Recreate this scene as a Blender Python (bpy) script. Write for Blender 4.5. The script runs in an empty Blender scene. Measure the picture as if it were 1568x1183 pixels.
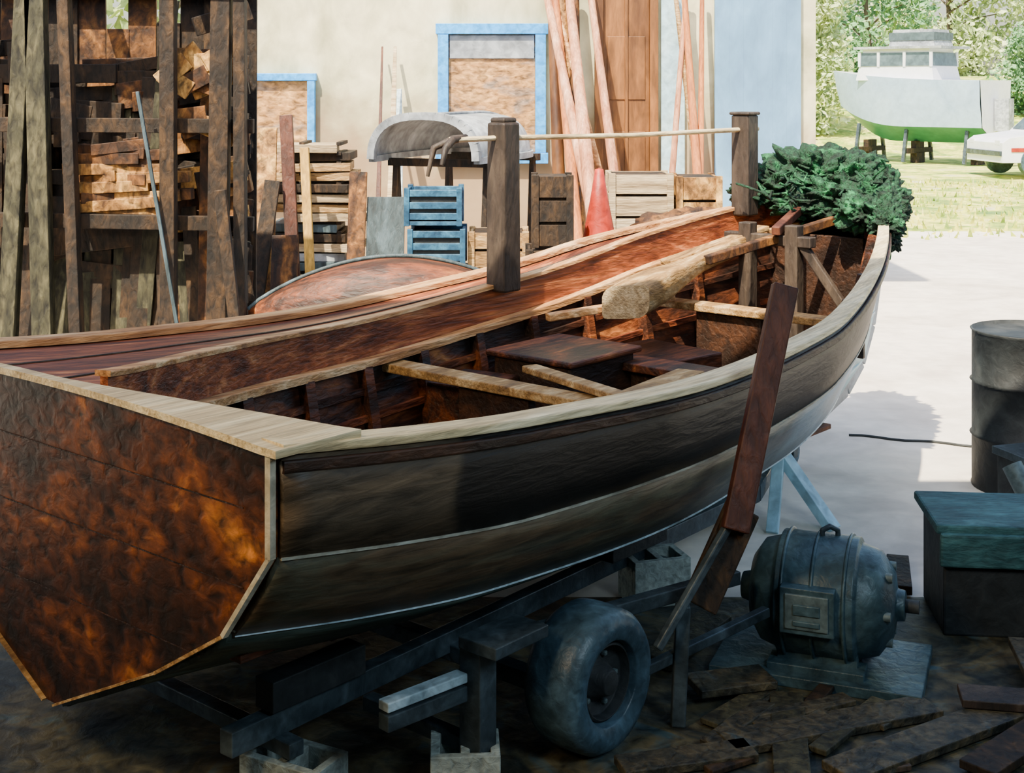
import bpy, math, random
from mathutils import Vector, Matrix, noise, Euler
import bmesh
random.seed(7)
def U(a,b): return a+(b-a)*random.random()

# ------------------------------------------------------------------ materials
def mat(name, cols, scale=3.0, stretch=(1,1,1), rough=0.7, bump=0.3, dist=0.8, metal=0.0,
        lo=0.3, hi=0.7, fine=0.35, spec=0.4):
    m=bpy.data.materials.new(name); m.use_nodes=True
    nt=m.node_tree; N=nt.nodes; L=nt.links
    b=N['Principled BSDF']
    tc=N.new('ShaderNodeTexCoord'); mp=N.new('ShaderNodeMapping')
    mp.inputs['Scale'].default_value=stretch
    L.new(tc.outputs['Object'],mp.inputs['Vector'])
    n1=N.new('ShaderNodeTexNoise'); n1.inputs['Scale'].default_value=scale
    n1.inputs['Detail'].default_value=7; n1.inputs['Roughness'].default_value=0.6
    n1.inputs['Distortion'].default_value=dist
    L.new(mp.outputs[0],n1.inputs['Vector'])
    cr=N.new('ShaderNodeValToRGB'); e=cr.color_ramp.elements
    k=len(cols)
    e[0].position=lo; e[0].color=(*cols[0],1)
    e[1].position=hi; e[1].color=(*cols[-1],1)
    for i in range(1,k-1):
        el=e.new(lo+(hi-lo)*i/(k-1)); el.color=(*cols[i],1)
    L.new(n1.outputs['Fac'],cr.inputs['Fac'])
    n2=N.new('ShaderNodeTexNoise'); n2.inputs['Scale'].default_value=scale*6
    n2.inputs['Detail'].default_value=5; n2.inputs['Distortion'].default_value=.5
    L.new(mp.outputs[0],n2.inputs['Vector'])
    mr=N.new('ShaderNodeMapRange'); mr.inputs['From Min'].default_value=0.3; mr.inputs['From Max'].default_value=0.7
    mr.inputs['To Min'].default_value=1.0-fine; mr.inputs['To Max'].default_value=1.0+fine*0.8
    L.new(n2.outputs['Fac'],mr.inputs['Value'])
    mx=N.new('ShaderNodeVectorMath'); mx.operation='SCALE'
    L.new(cr.outputs['Color'],mx.inputs[0]); L.new(mr.outputs[0],mx.inputs['Scale'])
    L.new(mx.outputs[0],b.inputs['Base Color'])
    b.inputs['Roughness'].default_value=rough; b.inputs['Metallic'].default_value=metal
    b.inputs['Specular IOR Level'].default_value=spec
    if bump>0:
        bp=N.new('ShaderNodeBump'); bp.inputs['Strength'].default_value=bump; bp.inputs['Distance'].default_value=0.02
        L.new(n2.outputs['Fac'],bp.inputs['Height']); L.new(bp.outputs[0],b.inputs['Normal'])
    return m

def overlay_x(m, col, x0, x1, edge=0.25, axis='X', nscale=3.0, namp=0.6, zr=None, amt=1.0):
    """second colour between two local coordinates: paint, grime, painted sky reflection"""
    nt=m.node_tree; N=nt.nodes; L=nt.links; b=N['Principled BSDF']
    src=b.inputs['Base Color'].links[0].from_socket
    tc=N.new('ShaderNodeTexCoord'); sp=N.new('ShaderNodeSeparateXYZ'); L.new(tc.outputs['Object'],sp.inputs[0])
    ns=N.new('ShaderNodeTexNoise'); ns.inputs['Scale'].default_value=nscale; ns.inputs['Detail'].default_value=5
    L.new(tc.outputs['Object'],ns.inputs['Vector'])
    def M(op,a,bb):
        n=N.new('ShaderNodeMath'); n.operation=op
        for i,v in enumerate((a,bb)):
            if isinstance(v,(int,float)): n.inputs[i].default_value=v
            else: L.new(v,n.inputs[i])
        return n.outputs[0]
    nz=M('MULTIPLY',M('SUBTRACT',ns.outputs['Fac'],0.5),namp)
    x=M('ADD',sp.outputs[axis],nz)
    def ss(v,a,c):
        r=N.new('ShaderNodeMapRange'); r.interpolation_type='SMOOTHSTEP'
        r.inputs['From Min'].default_value=a; r.inputs['From Max'].default_value=c
        L.new(v,r.inputs['Value']); return r.outputs[0]
    f=M('MULTIPLY',ss(x,x0-edge,x0+edge),M('SUBTRACT',1.0,ss(x,x1-edge,x1+edge)))
    f=M('MULTIPLY',f,amt)
    if zr:
        z=M('ADD',sp.outputs['Z'],M('MULTIPLY',nz,0.15))
        f=M('MULTIPLY',f,M('MULTIPLY',ss(z,zr[0]-.02,zr[0]+.02),M('SUBTRACT',1.0,ss(z,zr[1]-.02,zr[1]+.02))))
    mix=N.new('ShaderNodeMix'); mix.data_type='RGBA'
    L.new(f,mix.inputs[0]); L.new(src,mix.inputs[6]); mix.inputs[7].default_value=(*col,1)
    L.new(mix.outputs[2],b.inputs['Base Color'])
    return m

W_ST=(0.35,5,5)
M_transom=mat('transom_varnish',[(.010,.004,.002),(.045,.013,.004),(.15,.042,.007),(.46,.17,.03)],1.7,(1,1.6,2.4),.5,.25,lo=.36,hi=.72,fine=.9,dist=.6)
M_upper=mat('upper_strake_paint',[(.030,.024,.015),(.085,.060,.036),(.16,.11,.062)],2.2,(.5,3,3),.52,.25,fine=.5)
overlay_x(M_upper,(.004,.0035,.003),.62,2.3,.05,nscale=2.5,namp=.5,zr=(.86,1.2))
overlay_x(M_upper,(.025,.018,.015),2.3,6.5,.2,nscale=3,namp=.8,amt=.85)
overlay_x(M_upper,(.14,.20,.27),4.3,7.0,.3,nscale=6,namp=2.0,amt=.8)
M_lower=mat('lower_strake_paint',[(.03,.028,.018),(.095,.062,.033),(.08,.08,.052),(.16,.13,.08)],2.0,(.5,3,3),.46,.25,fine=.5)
overlay_x(M_lower,(.34,.50,.62),3.0,7.0,.9,nscale=3,namp=1.4)  # pale blue sky reflection painted into the colour towards the bow
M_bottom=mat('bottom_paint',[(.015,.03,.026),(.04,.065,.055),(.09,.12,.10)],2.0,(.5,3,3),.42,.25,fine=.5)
overlay_x(M_bottom,(.20,.36,.44),2.6,7.0,.8,nscale=3,namp=1.2)  # sky reflection continued on the bottom as a painted blue gradient
M_cap=mat('rail_cap_cream',[(.36,.26,.13),(.68,.55,.31),(.90,.80,.53)],3,W_ST,.5,.3)
M_trim=mat('trim_white',[(.30,.26,.18),(.64,.60,.46)],4,(1,1,1),.5,.3)
M_k1=mat('chine_trim_dull',[(.08,.07,.05),(.30,.30,.24),(.46,.48,.42)],3,(.8,3,3),.5,.3)
M_wtr=mat('waterline_trim',[(.26,.38,.44),(.6,.74,.80)],4,(1,1,1),.5,.3)
M_red=mat('reddish_wood',[(.03,.007,.003),(.11,.024,.009),(.28,.072,.022),(.52,.20,.075)],2.4,W_ST,.5,.4,fine=.5)
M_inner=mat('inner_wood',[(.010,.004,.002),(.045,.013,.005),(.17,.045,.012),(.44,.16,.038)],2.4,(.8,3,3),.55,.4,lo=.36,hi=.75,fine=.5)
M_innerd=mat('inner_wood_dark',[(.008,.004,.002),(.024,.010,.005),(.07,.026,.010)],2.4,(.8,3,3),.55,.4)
M_rail=mat('rail_wood_tan',[(.20,.075,.025),(.54,.27,.10),(.86,.58,.31)],3,W_ST,.5,.4)
M_tan=mat('tan_timber',[(.12,.06,.02),(.34,.19,.06),(.64,.46,.23)],3,(1,4,4),.6,.4)
M_dark=mat('dark_timber',[(.014,.010,.008),(.038,.026,.019),(.08,.058,.04)],3,(2,2,.6),.6,.4)
M_brown=mat('brown_boards',[(.010,.004,.002),(.045,.017,.005),(.16,.062,.012),(.40,.185,.045)],1.8,(2.0,2.0,1.3),.7,.5,lo=.34,hi=.72,fine=.8,dist=1.5)
M_brown2=mat('old_boards',[(.005,.004,.003),(.020,.011,.005),(.065,.033,.011)],2.4,(2.0,2.0,1.0),.75,.5,fine=.8,dist=1.5)
M_gold=mat('golden_boards',[(.07,.028,.007),(.30,.14,.03),(.62,.36,.10)],2.2,(2.0,2.0,1.4),.7,.5,lo=.36,hi=.68,fine=.8,dist=1.5)
M_olive=mat('olive_boards',[(.012,.012,.006),(.036,.034,.017),(.10,.088,.042)],2.4,(2.2,2.2,.8),.75,.5,fine=.8,dist=1.5)
M_blk=mat('bluegrey_post',[(.015,.024,.028),(.04,.065,.075),(.09,.14,.17)],3,(2,2,.6),.6,.4)
M_fgw=mat('foreground_boards',[(.010,.012,.010),(.030,.030,.022),(.075,.060,.032),(.045,.065,.07)],2.6,(2,2,2),.6,.5,fine=.7,dist=1.5)
M_drk=mat('dark_drum',[(.006,.008,.009),(.016,.02,.022),(.04,.045,.045)],3,(1,1,1),.65,.3)
M_wall=mat('plaster_cream',[(.36,.35,.20),(.62,.58,.35),(.80,.74,.47)],.9,(1,1,.8),.85,.4,fine=.2,lo=.36,hi=.62)
overlay_x(M_wall,(.32,.20,.11),-1.0,1.85,.45,axis='Z',nscale=2.5,namp=1.4,amt=.9)
M_wallb=mat('blue_grey_door_paint',[(.10,.20,.34),(.16,.34,.54),(.28,.54,.82)],.9,(1,1,.6),.7,.3,fine=.15)
M_blue=mat('blue_frame_paint',[(.02,.28,.80),(.05,.44,1.0)],3,(1,1,1),.5,.2)
M_lblue=mat('light_blue_paint',[(.32,.54,.66),(.48,.68,.72)],2,(1,1,1),.6,.2)
M_glass=mat('window_glass_reflection',[(.18,.18,.17),(.42,.21,.07),(.66,.38,.15)],2.4,(1,1,2),.4,.3,fine=.7)  # grey-orange reflection in the window glass, painted as colour
M_doorb=mat('door_brown',[(.05,.017,.006),(.14,.055,.014),(.32,.13,.032)],1.5,(2,2,.5),.5,.3)
M_conc=mat('concrete',[(.58,.51,.44),(.76,.69,.60),(.86,.80,.71)],.9,(1,1,1),.85,.3,fine=.12)
M_grass=mat('grass',[(.10,.20,.05),(.28,.38,.05),(.66,.64,.12),(.56,.54,.36)],1.2,(1,1,1),.9,.6,fine=.4)
M_floor=mat('shed_floor_earth',[(.007,.012,.015),(.026,.03,.024),(.08,.068,.034),(.04,.08,.095)],2.4,(1,1,1),.6,.5,dist=2.0,fine=.7)
M_tyre=mat('tyre_rubber',[(.018,.036,.048),(.04,.078,.105),(.08,.15,.20)],5,(1,1,1),.40,.2)
M_steel=mat('painted_steel',[(.016,.024,.03),(.045,.064,.075),(.10,.14,.165)],4,(1,1,1),.4,.2,metal=.2)
M_motor=mat('motor_paint',[(.012,.028,.036),(.034,.07,.086),(.075,.135,.16)],4,(1,1,1),.42,.25,metal=.1)
M_plate=mat('name_plate',[(.07,.11,.12),(.13,.18,.185)],6,(1,1,1),.5,.1,metal=.1)
M_rust=mat('rust_red',[(.018,.006,.003),(.060,.016,.008),(.12,.038,.018)],3,(2,2,.7),.6,.4)
M_net=mat('green_net',[(.002,.014,.007),(.006,.05,.02),(.03,.24,.08)],8,(1,1,1),.8,1.0,fine=.7,lo=.38)
M_leaf=mat('foliage',[(.18,.30,.09),(.46,.56,.24),(.80,.84,.52)],.8,(1,1,1),.7,.0)
M_leafd=mat('foliage_dark',[(.05,.15,.06),(.15,.32,.13),(.36,.52,.25)],.8,(1,1,1),.7,.0)
M_bark=mat('bark',[(.05,.04,.03),(.14,.11,.08)],4,(1,1,.3),.9,.5)
M_grey=mat('grey_paint',[(.14,.16,.18),(.28,.31,.34),(.48,.52,.55)],2,(1,1,1),.6,.3)
M_bcrate=mat('blue_plastic',[(.006,.03,.07),(.02,.09,.17),(.06,.22,.36)],5,(1,1,1),.5,.2)
M_pale=mat('pale_lumber',[(.18,.12,.06),(.42,.31,.17),(.62,.50,.32)],3,(.5,4,6),.7,.4)
M_pink=mat('pine_spar',[(.34,.12,.055),(.56,.25,.13),(.74,.44,.29)],3,(3,3,.5),.6,.3)
M_orange=mat('orange_pole',[(.34,.10,.03),(.64,.23,.06)],3,(3,3,.5),.6,.3)
M_yellow=mat('yellow_post',[(.34,.18,.03),(.60,.36,.07)],3,(3,3,.5),.6,.3)
M_redp=mat('red_paint',[(.22,.012,.004),(.45,.035,.012)],3,(1,1,1),.5,.2)
M_block=mat('concrete_block',[(.20,.25,.24),(.40,.46,.42)],6,(1,1,1),.9,.5)
M_teal=mat('teal_cloth',[(.010,.038,.046),(.025,.085,.095),(.06,.17,.18)],3,(1,3,3),.7,.4)
M_hullb=mat('far_hull_shade_blue',[(.26,.38,.56),(.38,.52,.70)],1,(1,1,1),.5,.0,fine=.1)  # blue-grey of the shaded hull side, put into the colour
M_hullg=mat('far_hull_green',[(.02,.13,.11),(.05,.22,.17)],1,(1,1,1),.5,.0,fine=.1)
M_car2=mat('car_white',[(.66,.70,.80),(.80,.82,.88)],1,(1,1,1),.35,.0,fine=.05)
M_cglass=mat('car_glass',[(.05,.08,.09),(.09,.13,.15)],1,(1,1,1),.1,.0)
M_roof=mat('roof_tin',[(.05,.05,.05),(.1,.09,.08)],2,(1,1,1),.8,.2)

# ------------------------------------------------------------------ builder
class B:
    def __init__(s): s.v=[]; s.f=[]; s.m=[]; s.sm=[]; s.mats=[]
    def mi(s,m):
        if m not in s.mats: s.mats.append(m)
        return s.mats.index(m)
    def add(s,vs,fs,m,smooth=False):
        o=len(s.v); s.v+= [tuple(x) for x in vs]; k=s.mi(m)
        for f in fs: s.f.append([i+o for i in f]); s.m.append(k); s.sm.append(smooth)
    def box(s,c,sz,m,rot=(0,0,0),top=1.0):
        E=Euler(rot).to_matrix(); c=Vector(c); vs=[]
        for z in (-.5,.5):
            k=top if z>0 else 1
            for x,y in ((-.5,-.5),(.5,-.5),(.5,.5),(-.5,.5)):
                vs.append(c+E@Vector((x*sz[0]*k,y*sz[1]*k,z*sz[2])))
        s.add(vs,[(3,2,1,0),(4,5,6,7),(0,1,5,4),(1,2,6,5),(2,3,7,6),(3,0,4,7)],m)
    def beam(s,p0,p1,w,h,m,up=(0,0,1),t=1.0):
        p0=Vector(p0);p1=Vector(p1); d=(p1-p0).normalized(); up=Vector(up)
        if abs(d.dot(up))>.97: up=Vector((0,1,0))
        x=d.cross(up).normalized(); y=x.cross(d).normalized(); vs=[]
        for p,k in ((p0,1),(p1,t)):
            for a,b in ((-.5,-.5),(.5,-.5),(.5,.5),(-.5,.5)):
                vs.append(p+x*a*w*k+y*b*h*k)
        s.add(vs,[(0,1,2,3),(7,6,5,4),(0,4,5,1),(1,5,6,2),(2,6,7,3),(3,7,4,0)],m)
    def tube(s,pts,rad,m,n=12,smooth=True):
        pts=[Vector(p) for p in pts]
        if not isinstance(rad,(list,tuple)): rad=[rad]*len(pts)
        rows=[]; ref=None
        for i,p in enumerate(pts):
            t=(pts[min(i+1,len(pts)-1)]-pts[max(i-1,0)]).normalized()
            if ref is None:
                ref=Vector((0,0,1)) if abs(t.z)<.9 else Vector((1,0,0))
            x=t.cross(ref).normalized(); y=x.cross(t).normalized(); ref=y
            rows.append([p+x*math.cos(2*math.pi*k/n)*rad[i]+y*math.sin(2*math.pi*k/n)*rad[i] for k in range(n)])
        vs=[q for r in rows for q in r]; fs=[]
        for i in range(len(rows)-1):
            for k in range(n):
                a=i*n+k;b=i*n+(k+1)%n
                fs.append((a,b,b+n,a+n))
        s.add(vs,fs,m,smooth)
        s.add(rows[0],[tuple(range(n))[::-1]],m); s.add(rows[-1],[tuple(range(n))],m)
    def lathe(s,prof,p0,axis,m,n=40,smooth=True):
        p0=Vector(p0); a=Vector(axis).normalized()
        r0=Vector((0,0,1)) if abs(a.z)<.9 else Vector((1,0,0))
        x=a.cross(r0).normalized(); y=a.cross(x)
        vs=[];fs=[]
        for r,h in prof:
            for k in range(n):
                t=2*math.pi*k/n; vs.append(p0+a*h+(x*math.cos(t)+y*math.sin(t))*r)
        for i in range(len(prof)-1):
            for k in range(n):
                q=i*n+k; w=i*n+(k+1)%n; fs.append((q,w,w+n,q+n))
        s.add(vs,fs,m,smooth)
    def grid(s,rows,m,smooth=False):
        n=len(rows[0]); vs=[p for r in rows for p in r]; fs=[]
        for i in range(len(rows)-1):
            for k in range(n-1): fs.append((i*n+k,i*n+k+1,(i+1)*n+k+1,(i+1)*n+k))
        s.add(vs,fs,m,smooth)
    def finish(s,name,loc=(0,0,0),rz=0,parent=None,bevel=0,fix=True):
        me=bpy.data.meshes.new(name); me.from_pydata(s.v,[],s.f)
        for m in s.mats: me.materials.append(m)
        for p,k,q in zip(me.polygons,s.m,s.sm): p.material_index=k; p.use_smooth=q
        me.update()
        ob=bpy.data.objects.new(name,me); bpy.context.scene.collection.objects.link(ob)
        ob.location=loc; ob.rotation_euler=(0,0,rz)
        if fix:
            bm=bmesh.new(); bm.from_mesh(me); bmesh.ops.recalc_face_normals(bm,faces=bm.faces); bm.to_mesh(me); bm.free()
        if parent: ob.parent=parent
        if bevel:
            md=ob.modifiers.new('bevel','BEVEL'); md.width=bevel; md.segments=2; md.limit_method='ANGLE'; md.angle_limit=math.radians(40)
        return ob
def empty(name,loc=(0,0,0),rz=0):
    e=bpy.data.objects.new(name,None); bpy.context.scene.collection.objects.link(e)
    e.location=loc; e.rotation_euler=(0,0,rz); return e

def herm(xs,ys,x):
    n=len(xs)
    if x<=xs[0]: return ys[0]
    if x>=xs[-1]: return ys[-1]
    for i in range(n-1):
        if xs[i]<=x<=xs[i+1]: break
    def sl(j):
        if j==0: return (ys[1]-ys[0])/(xs[1]-xs[0])
        if j==n-1: return (ys[-1]-ys[-2])/(xs[-1]-xs[-2])
        return (ys[j+1]-ys[j-1])/(xs[j+1]-xs[j-1])
    h=xs[i+1]-xs[i]; t=(x-xs[i])/h
    return ((2*t**3-3*t*t+1)*ys[i]+(t**3-2*t*t+t)*h*sl(i)+(-2*t**3+3*t*t)*ys[i+1]+(t**3-t*t)*h*sl(i+1))

# ------------------------------------------------------------------ camera
CAMZ=2.24
cam=bpy.data.cameras.new('camera'); co=bpy.data.objects.new('camera',cam)
bpy.context.scene.collection.objects.link(co); bpy.context.scene.camera=co
co.location=(0,0,CAMZ); co.rotation_euler=(math.radians(90),0,0)
cam.sensor_width=36; cam.lens=48.2; cam.shift_y=-0.2943; cam.clip_end=500

# ------------------------------------------------------------------ boat
BC=(-1.4665,4.417,0); RZ=math.atan2(.758,.652)
boat=empty('wooden_boat',BC,RZ)
SS=[0,.5,1,2,3,3.5,4,4.5,5,5.5,5.84]; LEN=5.84
F=[s/LEN for s in SS]
T={'sh':(5.84,[1.10,1.14,1.17,1.20,1.15,1.05,.91,.71,.47,.2,.03],[1.245,1.19,1.15,1.11,1.16,1.22,1.32,1.40,1.47,1.52,1.55]),
 'k1':(5.82,[1.10,1.13,1.155,1.17,1.10,.99,.83,.62,.38,.15,.03],[.968,.90,.853,.835,.88,.92,.97,1.03,1.10,1.17,1.21]),
 'k2':(5.74,[.90,.96,1.0,1.02,.92,.83,.69,.5,.3,.12,.03],[.709,.64,.592,.56,.58,.6,.63,.67,.71,.76,.79]),
 'k3':(5.60,[.58,.62,.65,.66,.58,.5,.4,.29,.17,.07,.03],[.518,.46,.42,.40,.40,.41,.42,.44,.46,.49,.52]),
 'ke':(5.25,[.03]*11,[.262,.262,.262,.262,.265,.27,.28,.29,.30,.32,.33])}
def P(row,f,side,dw=0,dz=0):
    e,w,z=T[row]; return Vector((f*e,side*(max(.0,herm(F,w,f)+dw)),herm(F,z,f)+dz))
NS=56; fs_=[i/NS for i in range(NS+1)]
hb=B()
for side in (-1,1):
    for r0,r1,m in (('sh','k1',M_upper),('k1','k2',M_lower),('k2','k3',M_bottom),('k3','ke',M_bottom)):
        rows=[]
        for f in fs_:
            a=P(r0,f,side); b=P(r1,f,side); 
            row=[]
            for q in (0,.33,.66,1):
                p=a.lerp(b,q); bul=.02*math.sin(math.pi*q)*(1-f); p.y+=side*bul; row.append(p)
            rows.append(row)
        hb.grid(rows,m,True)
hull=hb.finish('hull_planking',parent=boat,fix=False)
sd=hull.modifiers.new('solid','SOLIDIFY'); sd.thickness=0.03; sd.offset=0
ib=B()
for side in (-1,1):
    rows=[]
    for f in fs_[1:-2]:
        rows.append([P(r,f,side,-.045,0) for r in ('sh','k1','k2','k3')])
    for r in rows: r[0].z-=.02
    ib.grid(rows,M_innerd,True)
s=.35
while s<5.2:
    f=s/LEN
    for side in (-1,1):
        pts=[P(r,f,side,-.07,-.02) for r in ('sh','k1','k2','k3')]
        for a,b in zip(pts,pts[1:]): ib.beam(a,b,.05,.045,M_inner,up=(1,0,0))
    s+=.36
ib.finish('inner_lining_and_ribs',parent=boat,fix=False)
tb=B()
def crown(y,w=1.1): return 1.245+.035*(1-(y/w)**2)
outl=[]
pr=[P(r,0,-1) for r in ('ke','k3','k2','k1','sh')]
for p in pr: outl.append((p.y,p.z))
for i in range(1,20):
    y=-1.1+2.2*i/20; outl.append((y,crown(y)))
for p in reversed(pr): outl.append((-p.y,p.z))
n=len(outl)
vs=[(-.02,y,z) for y,z in outl]+[(.04,y,z) for y,z in outl]
cidx=2*n; vs+=[(-.02,0,.8),(.04,0,.8)]
fs=[(i,(i+1)%n,cidx) for i in range(n)]+[(i+n,cidx+1,(i+1)%n+n) for i in range(n)]+[(i,i+n,(i+1)%n+n,(i+1)%n) for i in range(n)]
tb.add(vs,fs,M_transom)
for side in (-1,1):
    pts=[P(r,0,side) for r in ('sh','k1','k2','k3','ke')]
    for i,(a,b) in enumerate(zip(pts,pts[1:])):
        a=a.copy();b=b.copy();a.x=b.x=-.025
        tb.beam(a,b,(.022,.014,.010,.007)[i],.02,M_trim if i<2 else M_tan,up=(1,0,0))
for z in (.62,.86,1.08):
    w=.8 if z<.7 else 1.0
    tb.box((-.0205,0,z),(.003,2*w*.98,.004),M_innerd)
tb.finish('transom',parent=boat)
cb=B(); rows0=[]
for i in range(33):
    y=-1.14+2.28*i/32; a=max(0,-y)/1.14
    wd=.0+.27*a**1.4
    z=crown(max(-1.1,min(1.1,y)))
    rows0.append([Vector((-.04,y,z)),Vector((-.04,y,z+.022)),Vector((wd,y,z+.022)),Vector((wd,y,z)),Vector((-.04,y,z))])
cb.grid(rows0,M_cap); cb.add(rows0[0][:4],[(0,1,2,3)],M_cap); cb.add(rows0[-1][:4],[(3,2,1,0)],M_cap)
cb.finish('transom_cap',parent=boat)
def sweep(bld,path,w_in,w_out,h,m,side,taper=None):
    rows=[]; n=len(path)
    for i,p in enumerate(path):
        t=(path[min(i+1,n-1)]-path[max(i-1,0)]); t.z=0; t.normalize()
        nrm=Vector((-t.y,t.x,0))*side
        k=1 if not taper else 1-(1-taper)*max(0,(i/(n-1)-.35)/.65)
        rows.append([p-nrm*w_in*k,p+nrm*w_out*k,p+nrm*w_out*k+Vector((0,0,h)),p-nrm*w_in*k+Vector((0,0,h)),p-nrm*w_in*k])
    bld.grid(rows,m)
    bld.add(rows[0][:4],[(0,1,2,3)],m); bld.add(rows[-1][:4],[(3,2,1,0)],m)
gb=B()
path=[P('sh',f,-1) for f in fs_]; sweep(gb,path,.075,.028,.03,M_cap,-1,.4)
path=[P('sh',f,1) for f in fs_]; sweep(gb,path,.07,.035,.03,M_rail,1,.6)
path=[P('sh',f,-1,.012,-.05) for f in fs_]; sweep(gb,path,.0,.018,.035,M_innerd,-1)
gb.finish('gunwale_rail',parent=boat,bevel=.006)
kb=B()
for side in (-1,1):
    sweep(kb,[P('k1',f,side,.005,-.008) for f in fs_],.0,.014,.008,M_k1 if side<0 else M_dark,side)
    sweep(kb,[P('k2',f,side,.005,-.006) for f in fs_],.0,.014,.018,M_wtr,side)
kb.finish('chine_battens',parent=boat)
st=B()
sp=[(5.1,.29),(5.36,.36),(5.56,.5),(5.70,.72),(5.79,1.0),(5.84,1.3),(5.87,1.58)]
for a,b in zip(sp,sp[1:]): st.beam((a[0]+.02,0,a[1]),(b[0]+.02,0,b[1]),.09,.09,M_grey,up=(1,0,0))
st.beam((.02,0,.26),(5.15,0,.27),.06,.05,M_bottom)
st.finish('stem_and_keel',parent=boat,bevel=.008)
CS=[.14,.8,1.4,2.1,2.8,3.5,4.2,4.9,5.4]; CY=[-.06,.27,.46,.6,.65,.62,.5,.33,.17]
def cy(s): return herm(CS,CY,s)
def zsh(s): return herm(SS,T['sh'][2],s)
db=B(); rows=[]; N2=50
for i in range(N2+1):
    s=.12+(5.4-.12)*i/N2; y1=herm(SS,T['sh'][1],s)-.03; y0=cy(s)
    rows.append([Vector((s,y0+(y1-y0)*k/6,zsh(s)-.005)) for k in range(7)])
db.grid(rows,M_red)
for q in (.3,.62):
    pth=[r[0].lerp(r[-1],q)+Vector((0,0,.002)) for r in rows]; sweep(db,pth,.006,.006,.004,M_dark,1)
db.finish('side_deck',parent=boat)
cm=B()
path=[Vector((.12+(5.4-.12)*i/N2,cy(.12+(5.4-.12)*i/N2),0)) for i in range(N2+1)]
def lift(dz,dy=0): return [Vector((p.x,p.y+dy,zsh(p.x)+dz)) for p in path]
sweep(cm,lift(-.16),.03,0,.22,M_red,1)
sweep(cm,lift(.06,.0),.04,.02,.02,M_rail,1)
sweep(cm,lift(-.13,-.03),.055,0,.035,M_rail,1)
cm.finish('coaming',parent=boat,bevel=.005)
wb=B(); rows=[]
for p in path[:47]:
    s=p.x; rows.append([Vector((s,cy(s)-.03-.10*k/4,zsh(s)-.13+(.52-zsh(s)+.13)*k/4)) for k in range(5)])
wb.grid(rows,M_inner,True)
for i in range(4,46,4):
    r=rows[i]; wb.beam(r[0]+Vector((0,-.03,0)),r[-1]+Vector((0,-.03,0)),.06,.05,M_inner,up=(1,0,0))
for k in (1,2,3):
    sweep(wb,[r[k]+Vector((0,-.01,0)) for r in rows],.02,0,.03,M_inner if k!=2 else M_red,1)
wb.finish('well_side_boards',parent=boat)
fb=B()
for j in range(9):
    y=-.68+j*.15
    L=4.9-abs(y)*1.6
    fb.box(((.15+L)/2,y,.545+U(-.004,.004)),(L-.15,.14,.025),random.choice([M_inner,M_innerd,M_brown2]))
fb.finish('floorboards',parent=boat,bevel=.004)
def w_in(s): return herm(SS,T['sh'][1],s)-.09
th=B()
for s,z,m,w in ((2.03,.95,M_tan,.12),(3.92,1.04,M_tan,.12),(3.0,.90,M_inner,.2)):
    th.box((s,(-w_in(s)+cy(s)-.02)/2,z),(w,w_in(s)+cy(s)-.06,.04),m)
    th.box((s,-.1,(z+.55)/2),(.05,.4,z-.56),M_innerd)
th.box((1.05,-.50,.80),(.5,.9,.03),M_brown2,rot=(.0,.06,.1))
th.box((1.05,-.50,.68),(.42,.8,.2),M_dark)
th.beam((2.1,-.75,.98),(2.75,-.62,.96),.13,.03,M_tan)
th.beam((2.25,-.1,.99),(2.0,-.85,1.0),.08,.03,M_tan)
th.beam((3.05,.45,1.05),(3.75,.15,1.1),.05,.04,M_rail)
th.beam((1.6,.3,.75),(1.75,-.6,.62),.14,.03,M_inner)
th.finish('thwarts',parent=boat,bevel=.006)
eb=B()
eb.box((2.75,.1,.76),(.5,.46,.40),M_innerd); eb.box((2.75,.1,.97),(.56,.52,.03),M_inner)
eb.box((2.3,.28,.72),(.34,.3,.33),M_inner,rot=(0,0,.2))
eb.box((3.4,.0,.72),(.4,.5,.34),M_inner,rot=(0,0,-.15))
eb.finish('engine_box',parent=boat,bevel=.01)
ru=B()
rws=[]
for i in range(13):
    q=i/12; s=3.3+1.25*q; hw=.15-.10*q+.015*math.sin(q*7); hh=.085-.05*q+.01*math.sin(q*9)
    rws.append((Vector((s,.14+.04*q+.03*math.sin(q*3),1.13+.20*q)),hw,hh))
rr=[]
for c,hw,hh in rws:
    rr.append([c+Vector((0,hw*math.copysign(abs(math.cos(t))**.45,math.cos(t)),hh*math.copysign(abs(math.sin(t))**.45,math.sin(t))-hw*.25*math.cos(t))) for t in [2*math.pi*k/20 for k in range(21)]])
ru.grid(rr,M_tan,True); ru.add(rr[0][:20],[tuple(range(20))],M_pale); ru.add(rr[-1][:20],[tuple(range(20))],M_tan)
ru.finish('rudder_blade',parent=boat)
po=B()
po.box((2.88,.60,1.62),(.13,.13,.86),M_dark,top=.93)
po.box((2.88,.60,2.06),(.10,.10,.03),M_dark)
po.finish('gallows_post_aft',parent=boat,bevel=.012)
po=B()
po.box((4.75,.31,1.76),(.12,.12,.60),M_dark); po.box((4.75,.31,2.07),(.14,.14,.02),M_dark)
po.finish('gallows_post_fore',parent=boat,bevel=.012)
ro=B()
a=Vector((2.88,.60,1.97)); b=Vector((4.75,.31,1.975)); d=(b-a).normalized()
ro.tube([a-d*.35,a,a.lerp(b,.5)-Vector((0,0,.012)),b+d*.12],.014,M_cap,8)
for dy,dz in ((-.03,-.12),(.05,-.18)):
    e=a-d*.33
    ro.tube([e+Vector((.10,0,.01)),e,e-d*.07+Vector((0,dy,-.04)),e-d*.10+Vector((0,dy*1.2,dz))],[.016,.022,.018,.010],M_dark,8)
ro.finish('boom_rod',parent=boat)
bt=B(); rows=[]
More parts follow.
